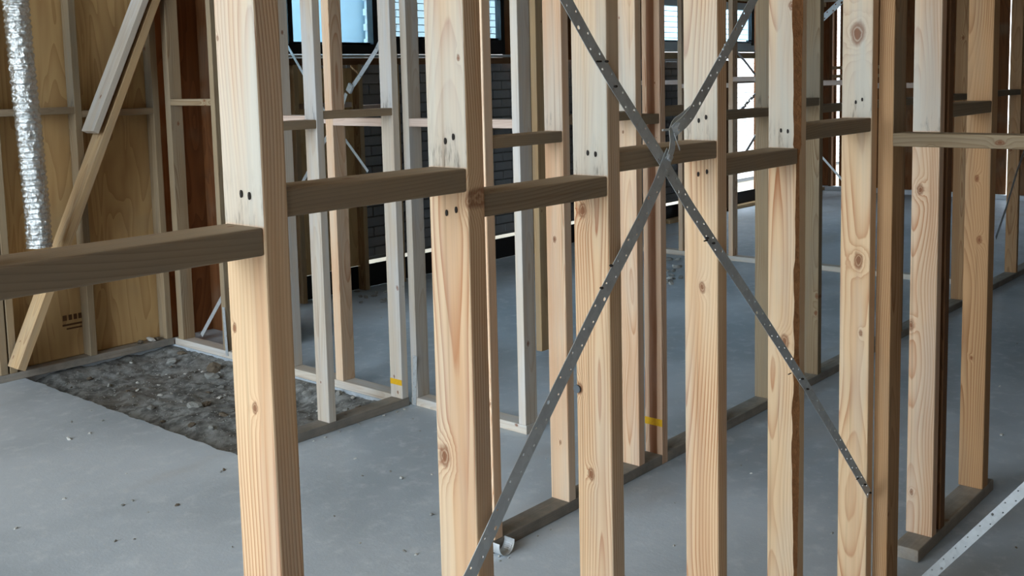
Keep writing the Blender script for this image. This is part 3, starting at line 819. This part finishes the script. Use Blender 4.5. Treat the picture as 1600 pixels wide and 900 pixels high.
# ---- frame K: far cross frame
XK = 8.55
Kf = frame_thing('far cross frame with a pale bottom plate and pinkish noggings', (XK, 4.5, 0))
for y in (5.315, 4.782, 4.15, 3.52, 2.95): stud_y(Kf, XK, y, M['pine_b'])
nog_y(Kf, XK, 5.36, 5.9, 1.655); nog_y(Kf, XK, 4.827, 5.315, 1.62); nog_y(Kf, XK, 4.195, 4.782, 1.675); nog_y(Kf, XK, 3.565, 4.15, 1.63); nog_y(Kf, XK, 2.995, 3.52, 1.6)
plates_y(Kf, XK, 2.6, 6.0, M['pine_grey'])
strap('strap_brace', [onX(x, y, XK-0.01) for x, y in ((1284, 30), (1312, 4), (1330, -14))], 0.05, (-1, 0, 0), M['galv'], Kf, holes=True, pitch=0.05, hr=0.006)
strap('strap_brace', [onX(x, y, XK-0.01) for x, y in ((1278, 238), (1308, 272), (1330, 298))], 0.018, (-1, 0, 0), M['galv'], Kf, holes=False)
# ---- dark strap in front of the far right stud
s9 = strap('strap_brace', [onY(x, y, YB-0.012) for x, y in ((1612, 205), (1590, 265), (1572, 325), (1556, 372))], 0.035, (0, -1, 0), M['galv_dark'], B, holes=False)

# ================================================================== LOOSE THINGS
# flexible duct hanging by the plywood wall
dp = [onY(x, y, 6.08) for x, y in ((22, -40), (25, 10), (31, 70), (38, 140), (46, 210), (52, 270), (58, 330), (62, 386))]
bm = bmesh.new(); RN, SEG = 300, 32; prev = None
for i in range(RN+1):
    t = i/RN*(len(dp)-1); k = min(int(t), len(dp)-2); c = dp[k].lerp(dp[k+1], t-k)
    rr = 0.064 + 0.008*abs(math.sin(i*math.pi/6.2))
    ring = []
    for j in range(SEG):
        a = 2*math.pi*j/SEG
        q = rr + 0.006*noise.noise(Vector((c.x*5+math.cos(a)*2.2, math.sin(a)*2.2, c.z*42)))
        ring.append(bm.verts.new((c.x+q*math.cos(a), c.y+q*math.sin(a), c.z+0.004*noise.noise(Vector((a*2, c.z*30, 1))))))
    if prev:
        for j in range(SEG): bm.faces.new((prev[j], prev[(j+1) % SEG], ring[(j+1) % SEG], ring[j]))
    prev = ring
org = dp[-1].copy()
for v in bm.verts: v.co -= org
bmesh.ops.recalc_face_normals(bm, faces=bm.faces)
du = mesh_obj('flexible_duct', bm, M['foil'], None, org)
tag(du, 'crinkled silver foil flexible duct hanging in front of the plywood wall', 'duct')

# stones and clods
shapes = []
for i in range(6):
    b = bmesh.new(); bmesh.ops.create_icosphere(b, subdivisions=2, radius=1.0)
    for v in b.verts:
        n_ = noise.noise(v.co*1.3+Vector((i*5, 0, 0)))
        v.co = Vector((v.co.x*(1+0.35*n_), v.co.y*(0.75+0.4*n_), v.co.z*(0.55+0.3*n_)))
    me = bpy.data.meshes.new('stone'); b.to_mesh(me); b.free(); shapes.append(me)
mats3 = [M['stone'], M['stone_b'], M['stone_c']]
shp = {}
for i, me in enumerate(shapes):
    for k, m in enumerate(mats3):
        c_ = me.copy(); c_.materials.append(m); shp[(i, k)] = c_
def stone(p, r, k, label, group, cat='stone', name='stone'):
    o = bpy.data.objects.new(name, shp[(rng.randrange(6), k)]); COL.objects.link(o)
    o.location = p; o.scale = (r, r*rng.uniform(0.7, 1.1), r*rng.uniform(0.7, 1.0)); o.rotation_euler = (rng.uniform(-.4, .4), rng.uniform(-.4, .4), rng.uniform(0, 6.28))
    return tag(o, label, cat, group)
big = [(305, 637, .045, 0), (322, 632, .03, 2), (272, 545, .035, 0), (285, 560, .03, 2), (268, 568, .04, 0), (318, 583, .018, 1), (333, 582, .05, 2), (330, 590, .045, 0),
       (250, 618, .016, 1), (215, 598, .016, 1), (248, 601, .014, 1), (290, 585, .012, 1), (342, 620, .018, 1), (350, 650, .03, 2), (300, 668, .022, 2), (200, 610, .02, 2),
       (235, 640, .025, 0), (170, 600, .018, 0), (140, 592, .022, 2), (255, 655, .02, 2), (330, 672, .025, 0), (345, 600, .025, 0), (205, 570, .014, 1), (500, 640, .02, 1), (552, 631, .016, 1), (480, 620, .03, 0), (560, 640, .02, 2), (530, 625, .025, 0), (540, 640, .018, 0)]
for x, y, r, k in big:
    p = onZ(x, y, -0.05)
    if PIT[0]+0.03 < p.x < PIT[1]-0.03 and PIT[2]+0.02 < p.y < PIT[3]-0.03:
        p.z = min(-0.012, dirt_z(p.x, p.y))+r*0.25
        stone(p, r, k, ['grey stone lying in the dirt pit', 'small pale stone lying in the dirt pit', 'brown clod lying in the dirt pit'][k], 'stones and clods in the dirt pit')
for i in range(60):
    x = rng.uniform(PIT[0]+0.05, PIT[1]-0.05); y = rng.uniform(PIT[2]+0.03, PIT[3]-0.05); r = rng.uniform(0.005, 0.014); k = rng.choice((0, 0, 1, 2, 2))
    stone(Vector((x, y, min(-0.012, dirt_z(x, y))+r*0.2)), r, k, ['grey stone lying in the dirt pit', 'small pale stone lying in the dirt pit', 'brown clod lying in the dirt pit'][k], 'stones and clods in the dirt pit')
# fine gravel
bm = bmesh.new()
for i in range(1100):
    x = rng.uniform(PIT[0]+0.02, PIT[1]-0.02); y = rng.uniform(PIT[2], PIT[3]); r = rng.uniform(0.0015, 0.005)
    vv = bmesh.ops.create_icosphere(bm, subdivisions=1, radius=r)['verts']
    o_ = Vector((x, y, min(-0.012, dirt_z(x, y))+r*0.3))
    for v in vv: v.co = Vector((v.co.x*rng.uniform(.7, 1.3), v.co.y, v.co.z*0.7))+o_
gr = mesh_obj('gravel', bm, M['stone']); tag(gr, 'fine grey gravel scattered over the dirt pit', 'gravel'); gr['kind'] = 'stuff'
# chips of mortar on the slab
chips = [(108, 687, .016, 1), (140, 678, .010, 1), (112, 660, .009, 0), (160, 658, .009, 0), (192, 790, .010, 0), (207, 783, .008, 0), (25, 826, .009, 1), (100, 780, .008, 1), (277, 790, .010, 2), (180, 846, .008, 0), (210, 843, .007, 0),
         (350, 735, .010, 2), (345, 738, .008, 0), (627, 748, .013, 1), (566, 744, .007, 0), (656, 674, .008, 0), (555, 717, .008, 1), (610, 737, .007, 0), (674, 805, .012, 0), (632, 862, .009, 0), (650, 867, .008, 1), (522, 807, .006, 0), (563, 849, .006, 1),
         (780, 870, .008, 1), (795, 872, .006, 1), (781, 877, .006, 0), (853, 717, .005, 1), (1053, 853, .006, 1), (1054, 712, .006, 1), (1159, 661, .005, 1), (1300, 834, .007, 0), (1565, 680, .010, 1), (1562, 604, .007, 1), (1558, 502, .006, 1), (1587, 541, .005, 1), (1588, 856, .006, 2),
         (490, 690, .008, 1), (508, 684, .009, 1), (530, 675, .008, 0), (560, 663, .010, 0), (600, 650, .010, 1), (620, 644, .010, 0), (632, 640, .008, 1), (645, 655, .006, 0), (840, 838, .006, 1), (852, 818, .007, 0), (860, 828, .005, 1)]
for x, y, r, k in chips:
    p = onZ(x, y, 0); p.z = r*0.3
    stone(p, r, k, ['grey mortar chip lying on the concrete slab', 'pale mortar chip lying on the concrete slab', 'brown crumb lying on the concrete slab'][k], 'chips on the slab', 'chip', 'mortar_chip')
for i in range(60):
    x = rng.uniform(1.2, 8.0); y = rng.uniform(1.4, 6.0)
    if PIT[0]-0.06 < x < PIT[1]+0.1 and y > PIT[2]-0.1: continue
    if any(abs(y-c-0.045) < 0.08 for c in (YA, YB, YC)) or abs(x-XD-0.045) < 0.09: continue
    r = rng.uniform(0.003, 0.008); k = rng.choice((0, 1, 1))
    stone(Vector((x, y, r*0.3)), r, k, ['grey mortar chip lying on the concrete slab', 'pale mortar chip lying on the concrete slab'][k], 'chips on the slab', 'chip', 'mortar_chip')
# rubble on the plate of the plywood wall
for x, y, r in ((236, 522, .030), (245, 519, .022), (220, 537, .026)):
    p = onY(x, y, 6.30); p.z = PT+r*0.5
    stone(p, r, 2 if r < .03 else 1, 'mortar lump resting on the plate of the plywood wall', 'lumps on the left plate', 'rubble', 'mortar_lump')
# far rubble
for i in range(14):
    p = onZ(rng.uniform(1040, 1065), rng.uniform(405, 445), 0); r = rng.uniform(.015, .04); p.z = r*.3
    stone(p, r, rng.choice((0, 1)), 'rubble lump on the slab near the far cross frame', 'rubble by the far frame', 'rubble', 'rubble_lump')
for i in range(12):
    p = onZ(rng.uniform(545, 605), rng.uniform(455, 475), 0); r = rng.uniform(.012, .03); p.z = r*.3
    stone(p, r, 0, 'rubble lump on the slab under the black-framed windows', 'rubble under the windows', 'rubble', 'rubble_lump')
